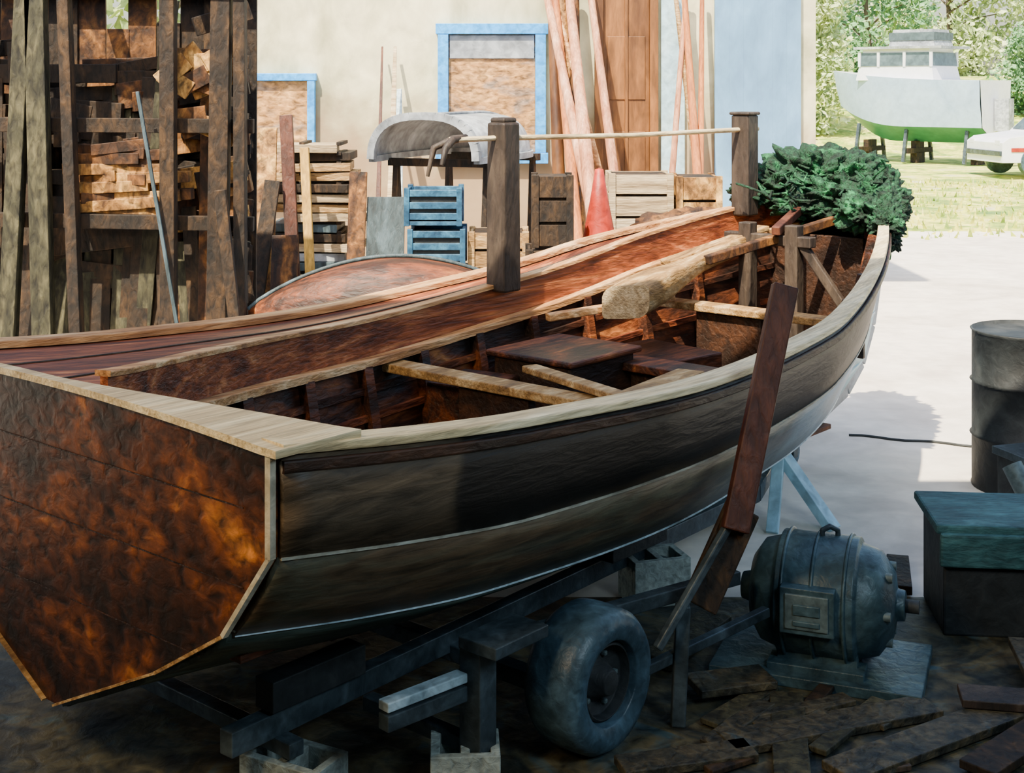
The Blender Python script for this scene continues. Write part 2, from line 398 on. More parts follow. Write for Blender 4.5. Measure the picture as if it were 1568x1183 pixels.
for i in range(9):
    s=5.0+.8*i/8; w=max(.02,herm(SS,T['sh'][1],s)-.03)
    rows.append([Vector((s,-w+2*w*k/4,zsh(s)-.01)) for k in range(5)])
bt.grid(rows,M_innerd)
for y in (-.16,.14): bt.box((4.5,y,1.10),(.08,.08,.7),M_dark)
bt.box((4.5,0,1.36),(.07,.56,.06),M_dark)
bt.box((4.98,0,1.0),(.03,.7,.7),M_innerd)
bt.beam((4.4,-.1,1.42),(5.0,.05,1.52),.05,.05,M_rust)
bt.beam((4.0,.1,1.28),(4.9,-.2,1.45),.05,.05,M_brown)
bt.beam((3.9,.3,1.26),(4.7,.15,1.40),.09,.03,M_tan)
bt.beam((4.55,-.45,1.0),(4.5,-.2,1.36),.05,.05,M_dark)
bt.finish('bitts_and_foredeck',parent=boat,bevel=.006)

def blob(bld,c,r,m,amp=.35,fr=5,sub=4,seed=0):
    bm=bmesh.new(); bmesh.ops.create_icosphere(bm,subdivisions=sub,radius=1)
    vs=[]
    for v in bm.verts:
        d=v.co.normalized(); q=d*1.0+Vector((seed,seed*.7,0))
        k=1+amp*noise.noise(q*fr*.4)+amp*.7*noise.noise(q*fr)+amp*.3*noise.noise(q*fr*2.6)
        vs.append((c[0]+d.x*r[0]*k,c[1]+d.y*r[1]*k,c[2]+d.z*r[2]*k))
    fs=[[w.index for w in f.verts] for f in bm.faces]; bm.free()
    bld.add(vs,fs,m,True)
nb=B()
for i,(c,r) in enumerate([((1.62,8.45,1.62),(.2,.2,.12)),((1.86,8.55,1.68),(.25,.22,.17)),((2.06,8.5,1.65),(.24,.22,.17)),
    ((2.20,8.42,1.56),(.17,.2,.16)),((2.22,8.20,1.50),(.13,.18,.13)),((1.95,8.3,1.54),(.26,.22,.12)),((2.12,8.2,1.54),(.17,.18,.13)),((1.46,8.35,1.58),(.12,.13,.08)),
    ((2.26,8.62,1.56),(.15,.22,.15)),((1.75,8.25,1.52),(.16,.14,.08)),((2.12,8.75,1.7),(.2,.2,.12)),
    ((2.17,8.02,1.50),(.12,.15,.12)),((2.13,7.84,1.48),(.10,.12,.10)),((2.10,7.70,1.45),(.085,.10,.075)),((2.15,7.88,1.38),(.08,.10,.10)),((2.02,7.95,1.50),(.14,.14,.10)),((2.20,8.1,1.38),(.10,.12,.12))]):
    blob(nb,c,r,M_net,.5,6,5,i*3.1)
for i in range(70):
    a=Vector((U(1.5,2.2),U(8.0,8.6),U(1.5,1.75))); pts=[a]
    for k in range(4): a=a+Vector((U(-.08,.05),U(-.08,.08),U(-.06,.05))); pts.append(a)
    nb.tube(pts,.008,M_net,5)
nb.finish('green_fishing_net')

# ------------------------------------------------------------------ trailer
tr=B()
ZA=.16; SW=1.30; WA=1.16
tr.box((SW,0,ZA),(.07,2*WA-.2,.06),M_steel)
for y in (-.55,.55):
    tr.beam((.25,y,.20),(3.6,y*.8,.20),.06,.08,M_steel)
    tr.beam((3.6,y*.8,.20),(4.75,0,.20),.06,.08,M_steel)
    for s in (.6,2.4): tr.box((s,y,.30),(.4,.09,.10),M_drk)
tr.box((.45,0,.14),(.06,1.3,.05),M_steel); tr.box((2.6,0,.14),(.06,1.2,.05),M_steel)
tr.box((.85,-1.06,.28),(.08,.09,.38),M_steel); tr.box((.93,-1.1,.47),(.26,.16,.04),M_steel)
tr.box((.85,-.8,.13),(.05,.5,.05),M_steel)
tr.beam((.50,-.99,.36),(.85,-1.03,.36),.05,.03,M_wtr); tr.beam((.50,-.99,.31),(.85,-1.03,.31),.05,.05,M_steel)
tr.beam((1.0,-1.0,.40),(2.05,-1.28,.40),.05,.05,M_steel)
tr.beam((1.5,-1.25,.22),(2.1,-1.38,.28),.035,.035,M_steel)
for side in (-1,1):
    c=(SW,side*WA,.240); ax=(0,side,0)
    prof=[(.105,-.03),(.14,-.10),(.18,-.115),(.215,-.105),(.236,-.075),(.24,-.03),(.24,.03),(.236,.075),(.215,.105),(.18,.115),(.14,.10),(.128,.06)]
    tr.lathe(prof,c,ax,M_tyre,48)
    tr.lathe([(.13,.075),(.12,.085),(.115,.045),(.075,.03),(.06,.05),(.05,.07),(.04,.095),(.0,.098)],c,ax,M_drk,32)
    tr.lathe([(.13,-.07),(.0,-.07)],c,ax,M_steel,24)
    for k in range(5):
        t=2*math.pi*k/5; tr.box((SW+.085*math.cos(t),side*(WA+.045),.240+.085*math.sin(t)),(.016,.02,.016),M_plate)
tr.tube([(4.72,0,.15),(4.72,0,.27)],.025,M_steel,10)
tr.lathe([(.02,-.03),(.085,-.03),(.1,0),(.085,.03),(.02,.03)],(4.72,.0,.10),(0,1,0),M_tyre,24)
tr.box((4.72,0,.24),(.16,.1,.03),M_steel); tr.box((4.72,.045,.15),(.05,.01,.15),M_steel); tr.box((4.72,-.045,.15),(.05,.01,.15),M_steel)
tr.finish('boat_trailer',loc=BC,rz=RZ,bevel=.004)
gp=B()
gp.beam((.79,4.86,.66),(1.02,5.12,1.49),.095,.055,M_rust,up=(0,1,0))
gp.beam((.50,4.72,.30),(.86,4.93,.80),.03,.03,M_steel)
gp.beam((.66,4.84,.40),(.83,4.93,.72),.13,.03,M_brown2,up=(0,1,0))
gp.beam((.58,4.80,.0),(.60,4.81,.42),.05,.05,M_steel)
gp.finish('trailer_guide_post',bevel=.006)
bs=B()
bs.beam((1.62,6.9,.0),(1.35,7.15,.40),.08,.05,M_lblue); bs.beam((1.30,6.85,.0),(1.40,7.15,.40),.06,.05,M_lblue); bs.box((1.38,7.17,.39),(.16,.12,.03),M_lblue)
bs.finish('hull_prop_stand',bevel=.004)

# ------------------------------------------------------------------ electric motor
mo=B()
c=Vector((1.20,5.3,.27)); ax=Vector((.93,-.36,0)).normalized()
mo.lathe([(0,-.31),(.05,-.31),(.06,-.27),(.13,-.26),(.19,-.22),(.205,-.17),(.21,-.16),(.232,-.15),(.232,.14),(.21,.15),(.205,.17),(.19,.22),(.12,.27),(.06,.28),(.055,.31),(.0,.31)],c,ax,M_motor,48)
for h in (-.13,-.02,.10):
    mo.lathe([(.232,h),(.242,h+.003),(.242,h+.012),(.232,h+.015)],c,ax,M_motor,48)
mo.tube([c+ax*.28,c+ax*.36],.025,M_drk,12)
px=Vector((ax.y,-ax.x,0))
mo.beam(c+px*.20+ax*-.12+Vector((0,0,.02)),c+px*.20+ax*.08+Vector((0,0,.02)),.12,.17,M_motor)
mo.beam(c+px*.262+ax*-.10+Vector((0,0,.02)),c+px*.262+ax*.06+Vector((0,0,.02)),.012,.13,M_plate)
mo.beam(c+px*.268+ax*-.07+Vector((0,0,.03)),c+px*.268+ax*.03+Vector((0,0,.03)),.012,.04,M_motor)
mo.beam(c+px*.268+ax*-.07+Vector((0,0,-.02)),c+px*.268+ax*.03+Vector((0,0,-.02)),.012,.02,M_motor)
for k in (-1,1):
    mo.beam(c+px*.14*k+ax*-.18+Vector((0,0,-.235)),c+px*.14*k+ax*.18+Vector((0,0,-.235)),.12,.06,M_motor)
    mo.beam(c+px*.12*k+ax*-.15+Vector((0,0,-.18)),c+px*.12*k+ax*.15+Vector((0,0,-.18)),.05,.1,M_motor)
for k in range(6):
    t=k*math.pi/3; y=Vector((0,0,1)); mo.tube([c+ax*.235+(px*math.cos(t)+y*math.sin(t))*.14,c+ax*.27+(px*math.cos(t)+y*math.sin(t))*.14],.018,M_plate,8)
mo.tube([c+Vector((0,0,.22)),c+Vector((0,0,.25)),c+Vector((.03,0,.265)),c+Vector((.06,0,.25)),c+Vector((.06,0,.22))],.012,M_steel,8)
mo.box((1.20,5.3,.02),(.78,.5,.04),M_motor,rot=(0,0,-.37))
mo.finish('electric_motor',bevel=.004)

od=B()
pr=[(0,.0),(.30,0),(.305,.01),(.30,.02),(.30,.28),(.312,.29),(.30,.30),(.30,.58),(.312,.59),(.30,.60),(.30,.86),(.31,.875),(.30,.88),(.295,.86),(0,.86)]
od.lathe(pr,(2.88,7.65,0),(0,0,1),M_drk,40)
od.finish('oil_drum')
od=B()
od.box((2.80,6.95,.17),(.5,.4,.34),M_drk,rot=(0,0,.3)); od.box((2.80,6.95,.36),(.54,.44,.04),M_steel,rot=(0,0,.3))
od.tube([(2.55,6.7,.1),(2.5,6.65,.25),(2.45,6.72,.38)],.05,M_plate,12); od.tube([(2.6,6.85,.38),(2.62,6.83,.46),(2.75,6.83,.46),(2.77,6.85,.38)],.015,M_steel,8)
od.finish('pump_housing',bevel=.012)
hs=B(); hs.tube([(2.15+.08*i,8.75-.03*i+.02*math.sin(i*1.3),.008) for i in range(16)],.008,M_drk,8); hs.finish('power_cable')

# foreground scrap
sc=B()
for (p0,p1,w,h,m) in [((1.05,4.42,.02),(2.0,5.0,.03),.15,.03,M_fgw),((1.5,4.42,.03),(2.2,5.05,.03),.13,.03,M_brown2),
   ((.72,4.62,.02),(1.5,4.9,.02),.14,.03,M_fgw),((1.6,4.9,.06),(2.4,4.75,.06),.14,.03,M_dark),((1.85,4.4,.09),(2.0,5.3,.09),.16,.03,M_fgw),
   ((2.0,6.3,.03),(3.0,6.2,.03),.16,.04,M_brown2),((.9,4.40,.02),(1.0,5.0,.02),.12,.02,M_olive),
   ((.55,5.25,.03),(.85,5.7,.03),.14,.04,M_olive),((1.7,6.0,.03),(1.8,6.4,.03),.1,.04,M_brown2),
   ((.35,4.46,.02),(.8,4.58,.02),.12,.03,M_fgw),((2.05,4.4,.14),(1.95,5.0,.14),.11,.04,M_brown2),((.66,5.0,.05),(.95,5.08,.05),.16,.03,M_fgw)]:
    sc.beam(p0,p1,w,h,m)
for i in range(20):
    x=U(.6,2.2);y=U(4.45,4.95) ;a=U(.2,1.1);l=U(.15,.5)
    sc.beam((x,y,.012+i*.0006),(x+l*math.cos(a),y+l*math.sin(a),.015+i*.0006),U(.03,.08),.02,random.choice([M_fgw,M_brown2,M_olive,M_dark,M_blk,M_fgw,M_tan if i%5==0 else M_fgw]))
sc.finish('scrap_lumber_pile',bevel=.004)
tb2=B()
tb2.box((2.15,5.75,.21),(.75,.42,.42),M_drk,rot=(0,0,-.1)); tb2.box((2.15,5.75,.44),(.82,.48,.04),M_teal,rot=(0,0,-.1))
tb2.box((2.13,5.51,.36),(.8,.03,.14),M_teal,rot=(0.1,0,-.1)); tb2.finish('covered_crate',bevel=.01)
def cblock(loc,rz,sz=(.39,.19,.19),name='cinder_block'):
    b=B(); L,W,H=sz; t=.03
    b.box((0,W/2-t/2,H/2),(L,t,H),M_block); b.box((0,-W/2+t/2,H/2),(L,t,H),M_block)
    for x in (-L/2+t/2,0,L/2-t/2): b.box((x,0,H/2),(t,W-2*t,H),M_block)
    return b.finish(name,loc=loc,rz=rz,bevel=.003)
cblock((-.15,4.38,0),.05,(.22,.19,.14)); cblock((-.70,4.40,0),-.5,(.3,.18,.10)); cblock((.62,5.98,0),.3,(.26,.2,.2))

# ------------------------------------------------------------------ ground
def slab(name,x0,x1,y0,y1,z0,z1,m):
    b=B(); b.box(((x0+x1)/2,(y0+y1)/2,(z0+z1)/2),(x1-x0,y1-y0,z1-z0),m); return b.finish(name)
slab('floor',-5,5,-3,6.0,-.12,0,M_floor)
slab('ground_concrete',-14,30,6.0,21,-.12,-.0,M_conc)
gr=B(); rows=[]
for i in range(60):
    y=21+i*2.0; rows.append([Vector((x,y,(.0 if y<44 else min(2.6,(y-44)*.19))+.08*noise.noise(Vector((x*.3,y*.3,0)))*(y>23))) for x in range(-50,81,2)])
gr.grid(rows,M_grass,True); gr.finish('ground_grass')
gt=B()
for i in range(2600):
    x=U(3.5,15);y=U(19.8,31.5); h=U(.04,.16)
    a=U(0,6.28); dx=math.cos(a)*.04; dy=math.sin(a)*.04
    gt.add([(x-dx,y-dy,0),(x+dx,y+dy,0),(x+U(-.05,.05),y+U(-.05,.05),h)],[(0,1,2)],M_grass)
gt.finish('grass_tufts',fix=False)

# ------------------------------------------------------------------ unseen roof and walls added around painter to shade the foreground
slab('shade_roof',-5.2,5.2,-3.2,5.3,4.0,4.1,M_roof)
slab('shade_wall_left',-5.1,-5,-3,5.2,0,4,M_brown2); slab('shade_wall_right',5,5.1,-3,5.2,0,4,M_brown2); slab('shade_wall_back',-5,5,-3.1,-3,0,4,M_brown2)

# ------------------------------------------------------------------ building
YB=13.0
slab('wall_building',-2.75,2.88,YB,YB+4,0.02,5.2,M_wall)
def frame(b,x0,x1,z0,z1,y,t,m,glass,bars=True,sill=True):
    b.box(((x0+x1)/2,y+.03,(z0+z1)/2),(x1-x0,.03,z1-z0),glass)
    b.box(((x0+x1)/2,y,z1+t/2),(x1-x0+2.4*t,.09,t),m)
    if sill: b.box(((x0+x1)/2,y,z0-t/2),(x1-x0+2.4*t,.09,t),m)
    for x in (x0-t/2,x1+t/2): b.box((x,y,(z0+z1)/2),(t,.08,z1-z0),m)
    if bars:
        b.box(((x0+x1)/2,y+.01,(z0+z1)/2),(.03,.05,z1-z0),m)
b=B(); frame(b,-.60,.22,1.6,2.72,YB-.05,.10,M_blue,M_glass,False)
b.box((-.19,YB-.04,2.60),(.80,.03,.22),M_grey); b.finish('window_1',bevel=.005)
b=B(); frame(b,-2.5,-1.93,1.2,2.28,YB-.05,.07,M_blue,M_glass,False); b.finish('window_2',bevel=.005)
b=B(); frame(b,.86,1.30,.05,3.3,YB-.05,.08,M_doorb,M_doorb,True)
for z in (.6,1.5,2.4): b.box((1.08,YB-.03,z),(.36,.03,.6),M_doorb)
b.finish('door_1',bevel=.005)
b=B(); b.box((1.52,YB-.03,1.82),(.22,.06,3.6),M_lblue); b.finish('trim_1')
b=B()
for i in range(6): b.box((1.98+.135*i,YB-.06,2.12),(.1345,.05,4.2),M_wallb)
b.finish('door_2')
b=B(); b.box((.08,YB+1.9,5.3),(6.2,4.8,.2),M_roof); b.finish('building_roof')

# ------------------------------------------------------------------ lean-to of old boards at left
lt=B(); random.seed(3)
Y0=9.3
x=-4.4
while x<-1.80:
    w=U(.10,.2); top=3.05
    if -2.85<x<-2.62: top=2.62
    if -2.45<x<-2.30: top=2.66
    lt.box((x+w/2,Y0+U(-.02,.02),top/2),(w+.004,.03,top),random.choice([M_brown,M_brown2,M_brown2,M_brown,M_brown2]),rot=(0,U(-.01,.01),0)); x+=w
for u,w,m in ((22,.10,M_olive),(62,.12,M_olive),(110,.07,M_brown2),(258,.09,M_brown2),(335,.12,M_brown2),(368,.07,M_brown2)):
    X=(u-784)/2100*8.5; lt.box((X,8.5,1.5),(w,.10,3.0),m,rot=(0,U(-.05,.05),0))
lt.beam((-4.4,8.5,2.93),(-1.65,8.5,2.86),.14,.16,M_brown2)
lt.beam((-4.4,9.2,2.95),(-1.75,9.2,2.90),.10,.12,M_brown2)
for i in range(4): lt.beam((-4.3+i*.75,8.4,2.98),(-4.3+i*.75,9.4,3.0),.08,.1,M_brown2)
for z,m in ((2.0,M_brown2),(1.42,M_brown2)): lt.beam((-4.4,8.60,z),(-1.62,8.60,z+U(-.06,.06)),.06,.09,m)
for k in range(230):
    z=.1+U(0,2.65); X=U(-4.0,-2.0); l=U(.25,.9)
    if z>2.35 and (-3.05<X+l and X<-2.3): continue
    lt.beam((X,8.95+U(-.14,.14),z),(min(X+l,-1.72),8.95+U(-.14,.14),z+U(-.12,.12)),U(.05,.1),U(.08,.2),random.choice([M_brown,M_brown2,M_brown2,M_brown2,M_olive if X<-2.9 else M_brown, M_gold if (X>-2.9 and 1.3<z<2.6) else M_brown2]))
for k in range(26):
    X=U(-3.5,-1.80); lt.beam((X+U(-.14,.14),8.66+U(0,.1),0),(X+U(-.14,.14),8.80+U(0,.1),U(1.2,2.85)),U(.04,.14),.03,random.choice([M_brown,M_brown2,M_olive,M_brown2]),up=(0,1,0))
for k in range(38):
    z=1.47+(k//6)*.06; X=-2.85+U(0,.35); lt.beam((X,8.68+U(-.05,.05),z),(X+U(.25,.55),8.68+U(-.05,.05),z+U(-.02,.04)),.09,.07,random.choice([M_gold,M_brown,M_gold,M_brown]))
for k in range(16):
    X=U(-2.25,-1.9); z=U(1.9,2.5); lt.beam((X,8.62+k*.004,z),(X+U(.12,.3),8.62+k*.004,z+U(-.15,.15)),.03,.12,random.choice([M_gold,M_brown,M_gold]))
lt.beam((-2.30,8.42,2.2),(-1.95,8.38,.2),.022,.022,M_blk)
lt.beam((-1.78,8.36,1.6),(-1.62,8.3,.3),.07,.05,M_brown2)
lt.finish('old_board_lean_to',bevel=.004)

# ------------------------------------------------------------------ middle-ground clutter
random.seed(11)
def skiff(L,Wd,H,m,m2,stern=.75,cap=True,z0=0,double=False):
    b=B(); rows=[]
    for i in range(29):
        q=i/28
        if double: w=Wd/2*max(0,math.sin(math.pi*q))**.6+.012; h=H*(.35+.65*max(0,math.sin(math.pi*q))**.8)
        else:
            w=Wd/2*(stern+(1-stern)*math.sin(min(1,q*2)*math.pi/2))*(1-max(0,(q-.45)/.55)**2.3)+.015
            h=H*(1-.25*max(0,(q-.6)/.4)**2)
        rows.append([Vector((-L/2+L*q, w*math.copysign(abs(math.cos(t))**.75,math.cos(t)), z0+h*abs(math.sin(t))**.85)) for t in [math.pi*k/20 for k in range(21)]])
    b.grid(rows,m,True)
    for k in (0,20):
        for i in range(28): b.beam(rows[i][k],rows[i+1][k],.05,.05,m2)
    if cap: b.add(rows[0],[tuple(range(21))],m2)
    else:
        for k in range(20): b.beam(rows[0][k],rows[0][k+1],.06,.06,m2,up=(1,0,0))
    b.tube([r[10]+Vector((0,0,.010)) for r in rows],.014,m2,6)
    return b
def sawhorse(b,x,y,h,w,m):
    b.beam((x,y-w/2,h),(x,y+w/2,h),.08,.06,m)
    for yy in (y-w/2+.06,y+w/2-.06):
        for dx in (-.16,.16): b.beam((x+dx,yy,-0.0),(x,yy,h),.05,.04,m)
b=skiff(1.85,.6,.50,M_inner,M_blk,z0=.66,double=True)
sawhorse(b,-.5,0,.62,.5,M_brown2); sawhorse(b,.5,0,.62,.5,M_brown2)
b.finish('overturned_skiff',loc=(-.72,8.6,0),rz=.06)
b=skiff(1.9,.95,.34,M_grey,M_grey,.9,cap=False,z0=1.66)
sawhorse(b,-.6,0,1.62,.9,M_brown2); sawhorse(b,.5,0,1.62,.9,M_brown2)
b.finish('overturned_dinghy',loc=(-.36,11.5,0),rz=math.radians(70))
ls=B()
for k in range(22):
    dx=U(-.10,.06)
    ls.beam((-1.88+dx,11.3+U(-.05,.05),.05+k*.08),(-1.22+dx+U(-.15,.08),11.3+U(-.05,.05),.05+k*.08+U(-.015,.015)),.5,.065,random.choice([M_pale,M_tan,M_grey,M_blk,M_brown2,M_pale,M_gold]))
    for xx in (-1.7,-1.4): ls.box((xx,11.3,.05+k*.08+.035),(.04,.45,.03),M_brown2)
ls.finish('lumber_stack',bevel=.004)
lp=B()
lp.beam((-1.62,10.4,0),(-1.78,10.8,2.0),.10,.05,M_rust,up=(0,1,0)); lp.beam((-1.48,10.3,0),(-1.62,10.7,1.75),.07,.05,M_yellow,up=(0,1,0))
lp.beam((-1.95,10.3,0),(-2.0,10.8,1.9),.3,.03,M_gold,up=(0,1,0)); lp.beam((-2.0,10.2,0),(-1.85,10.6,1.5),.12,.04,M_brown2,up=(0,1,0))
lp.beam((-1.70,10.1,0),(-1.72,10.4,1.1),.2,.03,M_brown,up=(0,1,0)); lp.beam((-1.0,10.6,0),(-1.0,10.9,1.35),.30,.03,M_blk,up=(0,1,0))
lp.beam((-1.24,10.6,0),(-1.22,10.9,1.55),.14,.03,M_brown,up=(0,1,0))
lp.beam((-.98,10.7,0),(-1.10,12.9,2.6),.10,.04,M_pale,up=(0,1,0),t=.3); lp.beam((-.90,10.7,0),(-1.06,12.9,2.2),.12,.04,M_wtr,up=(0,1,0),t=.4)
lp.beam((-1.08,10.7,0),(-1.22,12.9,2.6),.06,.04,M_rust,up=(0,1,0),t=.3)
lp.finish('leaning_boards',bevel=.004)
cr=B()
for k in range(5):
    z=.01+k*.3; w=.40; o=U(-.04,.04); o2=-.56
    cr.box((o2+o,10.2,z+.02),(w,.4,.03),M_bcrate); cr.box((o2+o,10.2,z+.14),(w-.04,.36,.2),M_drk)
    for xx in (-1,1):
        for zz in (.07,.15,.24): cr.box((o2+o+xx*w*.48,10.2,z+zz),(.02,.4,.05),M_bcrate); cr.box((o2+o,10.2+xx*.19,z+zz),(w,.02,.05),M_bcrate)
        for yy in (-1,1): cr.box((o2+o+xx*w*.48,10.2+yy*.19,z+.14),(.04,.04,.28),M_bcrate)
cr.finish('stacked_blue_crates',bevel=.004)
sp=B()
for (u0,u1,Yb,m,r) in ((950,838,11.5,M_pink,.05),(930,872,11.3,M_pink,.06),(975,905,11.6,M_pink,.045),(900,850,11.8,M_orange,.05),(985,850,12.0,M_rail,.03),(880,880,12.1,M_brown,.06),(865,845,12.2,M_doorb,.06),(900,860,12.2,M_gold,.06),(1010,1050,12.3,M_pink,.03),(1085,1048,12.2,M_orange,.04),(1070,1075,12.3,M_orange,.03),(1095,1035,12.4,M_tan,.03)):
    xb=(u0-784)/2100*Yb; xt=(u1-784)/2100*12.8
    xe=xb+(xt-xb)*1.05
    sp.tube([(xb,Yb,.0+r*.3),((xb+xe)/2,(Yb+12.8)/2,1.6),(xe,12.82,3.2)],[r,r,r*.7],m,10)
sp.finish('leaning_spars')
bx=B()
def crate(b,c,s,m):
    x,y,z=c; a,d,h=s
    b.box((x,y,z+h/2),(a-.04,d-.04,h-.02),M_brown2)
    n=max(2,int(h/.13))
    for i in range(n):
        for sg in (-1,1):
            b.box((x,y+sg*d/2,z+h*(i+.5)/n),(a,.02,h/n-.02),m); b.box((x+sg*a/2,y,z+h*(i+.5)/n),(.02,d,h/n-.02),m)
    for sx in (-1,1):
        for sy in (-1,1): b.box((x+sx*a/2,y+sy*d/2,z+h/2),(.05,.05,h),m)
crate(bx,(.28,9.6,0),(.34,.4,.6),M_brown); crate(bx,(.28,9.6,.61),(.32,.38,.5),M_brown2); crate(bx,(.28,9.6,1.12),(.24,.3,.5),M_brown2)
crate(bx,(-.1,10.3,0),(.40,.4,.6),M_brown2); crate(bx,(-.1,10.3,.61),(.40,.38,.55),M_tan)
crate(bx,(.98,10.6,0),(.5,.5,.55),M_brown); crate(bx,(.98,10.6,.56),(.46,.46,.5),M_tan); crate(bx,(.98,10.6,1.07),(.44,.4,.5),M_pale)
crate(bx,(1.42,10.6,0),(.34,.5,.6),M_brown);crate(bx,(1.42,10.6,.61),(.32,.5,.55),M_brown2); crate(bx,(1.42,10.6,1.17),(.3,.4,.38),M_gold)
bx.finish('wooden_crates',bevel=.003)
cn=B(); cn.box((.62,9.75,1.085),(.28,.28,.03),M_redp); cn.lathe([(.13,0),(.125,.02),(.07,.30),(.03,.54),(.0,.55)],(.62,9.75,1.10),(0,0,1),M_redp,24)
crate(cn,(.62,9.75,0),(.26,.34,1.06),M_brown2)
cn.finish('traffic_cone')
hp=B(); blob(hp,(1.25,9.5,1.22),(.38,.25,.16),M_brown,.4,4,4,2); blob(hp,(1.2,9.5,.55),(.36,.3,.58),M_brown2,.15,4,4,5); hp.finish('canvas_heap')

# ------------------------------------------------------------------ vehicles & far boats
def car(name,loc,rz,m,L=4.2,W=1.75,H=1.45):
    b=B()
    prof=[(-.5,.2),(.5,.2),(.5,.48),(.46,.55),(.24,.62),(.10,.96),(.04,1),(-.2,1),(-.28,.96),(-.42,.66),(-.49,.6)]
    vs=[]; n=len(prof)
    for sg in (-1,1):
        for x,z in prof:
            k=1-.22*max(0,(z-.6)/.4); vs.append((x*L,sg*W/2*k,z*H))
    fs=[(i,(i+1)%n,(i+1)%n+n,i+n) for i in range(n)]+[tuple(range(n)),tuple(range(n,2*n))[::-1]]
    b.add(vs,fs,m)
    xa,xb=-.28,.10
    xf=xb+.1; xr=xa-.08
    for sg in (-1,1):
        y0=sg*(W/2*.985+.01); y1=sg*(W/2*.80+.012)
        for q0,q1 in ((0,.48),(.52,1)):
            a0=xr+(xf-xr)*q0; a1=xr+(xf-xr)*q1; t0=xa+.02+(xb-xa-.02)*q0; t1=xa+.02+(xb-xa-.02)*q1
            b.add([(a0*L,y0,.64*H),(a1*L,y0,.64*H),(t1*L,y1,.93*H),(t0*L,y1,.93*H)],[(0,1,2,3)],M_cglass)
    A=Vector((.24*L,0,.62*H)); T_=Vector((.10*L,0,.96*H)); o=Vector((.02,0,.01))
    a=A.lerp(T_,.08)+o; t=A.lerp(T_,.92)+o
    b.add([(a.x,-W*.44,a.z),(a.x,W*.44,a.z),(t.x,W*.38,t.z),(t.x,-W*.38,t.z)],[(0,1,2,3)],M_cglass)
    b.box((L*.5,0,.33*H),(.1,W*.96,.12),M_steel); b.box((-L*.5,0,.33*H),(.1,W*.96,.12),M_steel)
    for sy in (-1,1): b.box((L*.495,sy*W*.36,.48*H),(.05,.25,.12),M_car2); b.box((-L*.495,sy*W*.4,.52*H),(.05,.15,.14),M_redp)
    b.box((0,-W/2-.01,.38*H),(L*.9,.02,.10),M_redp); b.box((0,W/2+.01,.38*H),(L*.9,.02,.10),M_redp)
    r=.21*H
    for sx in (-.32,.31):
        for sy in (-1,1):
            b.lathe([(0,-.1),(r,-.1),(r*1.02,0),(r,.1),(r*.6,.1),(r*.55,.06),(0,.07)],(sx*L,sy*(W/2-.08),r),(0,sy,0),M_tyre,24)
    return b.finish(name,loc=loc,rz=rz,bevel=.04)
car('parked_car',(13.6,33.6,0.05),math.radians(188),M_car2,4.3,1.8,1.7)
def cabin_boat(name,loc,rz,L=5.6,W=2.2):
    b=B()
    for side in (-1,1):
        R_=[]; R2=[]
        for i in range(21):
            q=i/20; w=W/2*(1-max(0,(q-.4)/.6)**2.4)+.02
            zs=2.35+.30*q*q; zc=1.05+.55*max(0,(q-.5)/.5)**2; zk=.60+.9*max(0,(q-.65)/.35)**2
            x=-L/2+L*q
            R_.append([Vector((x,side*w,zs)),Vector((x-.1*q,side*w*.97,(zs+zc)/2)),Vector((x-.25*q,side*w*.86,zc))])
            R2.append([Vector((x-.25*q,side*w*.86,zc)),Vector((x-.45*q,0,zk))])
        b.grid(R_,M_hullb,True); b.grid(R2,M_hullg,True)
    b.add([(-L/2-.01,-W/2,2.35),(-L/2-.01,W/2,2.35),(-L/2-.01,W/2*.86,1.05),(-L/2-.01,0,.60),(-L/2-.01,-W/2*.86,1.05)],[(0,1,2,3,4)],M_car2)  # lit transom painted white against the blue-grey shaded side
    dk=[]
    for i in range(21):
        q=i/20; w=W/2*(1-max(0,(q-.4)/.6)**2.4)+.02; dk.append([Vector((-L/2+L*q,-w,2.35+.3*q*q)),Vector((-L/2+L*q,w,2.35+.3*q*q))])
    b.grid(dk,M_car2)
    b.box((.1,0,2.80),(2.4,1.7,.9),M_car2,top=.85); b.box((.0,0,3.28),(2.7,1.8,.07),M_grey)
    b.box((.1,0,2.95),(2.28,1.64,.38),M_cglass,top=.95)
    for x in (-1.0,-.2,.6,1.2):
        for y in (-.80,.80): b.box((x,y,2.95),(.08,.06,.42),M_car2)
    b.box((-.3,0,3.55),(1.4,1.2,.5),M_grey,top=.85); b.box((-.3,0,3.60),(1.38,1.20,.22),M_cglass)
    b.box((-L/2-.25,0,1.4),(.4,.35,.9),M_grey); b.box((-L/2-.28,0,.8),(.2,.1,.7),M_grey)
    for x in (-2,-.2,1.3):
        for y in (-.8,.8): b.beam((x,y*1.1,.04),(x,y*.8,1.1),.09,.09,M_steel)
        b.box((x,0,.35),(.2,1.5,.14),M_brown2); b.box((x,0,.52),(.16,.5,.2),M_brown2); b.box((x,0,.15),(.2,.5,.3),M_brown2)
    return b.finish(name,loc=loc,rz=rz,bevel=.0)
cabin_boat('stored_cabin_boat',(11.5,39.5,0.02),math.radians(137),5.0,2.0)

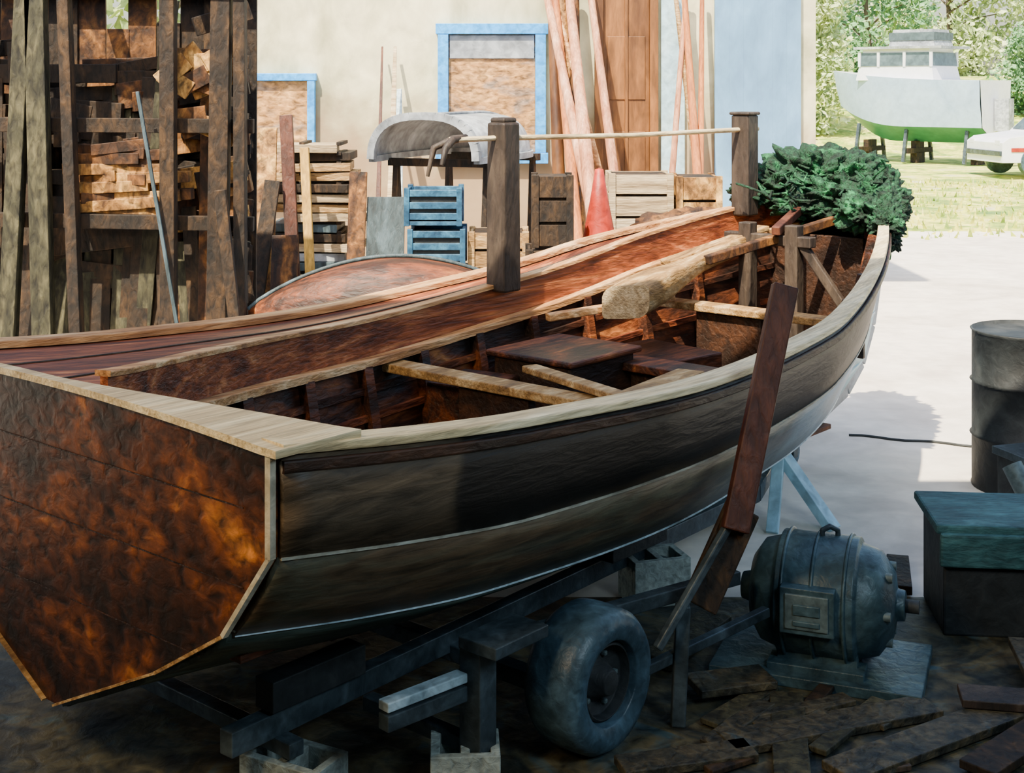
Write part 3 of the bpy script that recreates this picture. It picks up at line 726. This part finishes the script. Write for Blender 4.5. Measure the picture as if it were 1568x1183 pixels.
# ------------------------------------------------------------------ trees
def tree(name,loc,H,Rr,m,n=3800,seed=1,base=.25,ls=.35):
    random.seed(seed); b=B()
    b.tube([(0,0,-.05),(.1,0,H*.25),(.0,.1,H*.5),(0,0,H*.8)],[H*.02,H*.016,H*.012,H*.005],M_bark,10)
    cl=[]
    for i in range(18):
        a=U(0,6.28); z=H*U(base,1); rad=Rr*U(.2,.85)*(1-abs((z/H-.6))*.8); c=Vector((rad*math.cos(a),rad*math.sin(a),z)); cl.append((c,Rr*U(.28,.45)))
        b.tube([(0,0,z*.7),tuple(c*.5+Vector((0,0,z*.42))),tuple(c)],[H*.007,H*.005,H*.003],M_bark,6)
    for i in range(n):
        c,r=random.choice(cl); d=Vector((random.gauss(0,1),random.gauss(0,1),random.gauss(0,1))).normalized()*r*U(.5,1.05)
        p=c+d; u=Vector((U(-1,1),U(-1,1),U(-1,1))).normalized(); w=u.orthogonal().normalized(); k=ls*U(.5,1)
        p.z=max(p.z,.1)
        b.add([p-u*k,p+w*k*.6,p+u*k,p-w*k*.6],[(0,1,2,3)],m)
    return b.finish(name,loc=loc,fix=False)
tree('tree',(9.6,47,.5),6.0,2.3,M_leaf,7500,2,.0,.16)
tree('tree',(15,58,2.2),7,3.6,M_leafd,6000,3,.0,.2)
tree('tree',(21,66,2.5),8,4.5,M_leaf,6000,4,.0,.24)
tree('tree',(27,68,2.5),7,4.8,M_leaf,5000,5,.0,.26)
tree('tree',(12,64,2.5),9,4.6,M_leaf,6000,9,.0,.26)
tree('tree',(-7,26,0),9,3.5,M_leaf,3500,6,.2,.25)
tree('tree',(19.0,50,.9),3.2,1.8,M_leafd,4000,7,.0,.13)

# ------------------------------------------------------------------ light
w=bpy.data.worlds.new('world'); bpy.context.scene.world=w; w.use_nodes=True
nt=w.node_tree; bg=nt.nodes['Background']; sky=nt.nodes.new('ShaderNodeTexSky')
sky.sky_type='NISHITA'; sky.sun_disc=False; sky.sun_elevation=math.radians(56); sky.sun_rotation=math.radians(200); sky.dust_density=3; sky.air_density=1.3
nt.links.new(sky.outputs[0],bg.inputs[0]); bg.inputs[1].default_value=.46
sl=bpy.data.lights.new('sun','SUN'); so=bpy.data.objects.new('sun',sl); bpy.context.scene.collection.objects.link(so)
sl.energy=19; sl.angle=math.radians(.8); sl.color=(1,.87,.66)
so.rotation_euler=Vector((.25,.5,-.83)).to_track_quat('-Z','Y').to_euler()
def fill_light(name,loc,tgt,e,col,size):
    al=bpy.data.lights.new(name,'AREA'); ao=bpy.data.objects.new(name,al); bpy.context.scene.collection.objects.link(ao)
    al.energy=e; al.size=size; al.color=col; ao.location=loc
    ao.rotation_euler=(Vector(tgt)-Vector(loc)).to_track_quat('-Z','Y').to_euler()
fill_light('added_fill',(-2.6,1.6,3.7),(-.9,4.6,.8),180,(1,.76,.48),1.0)  # added warm fill to lift the dark transom, no visible source
fill_light('added_fill.001',(2.6,1.2,3.7),(.8,5.0,.4),130,(.66,.85,1),1.4)  # added cool fill from the right to brighten the near hull
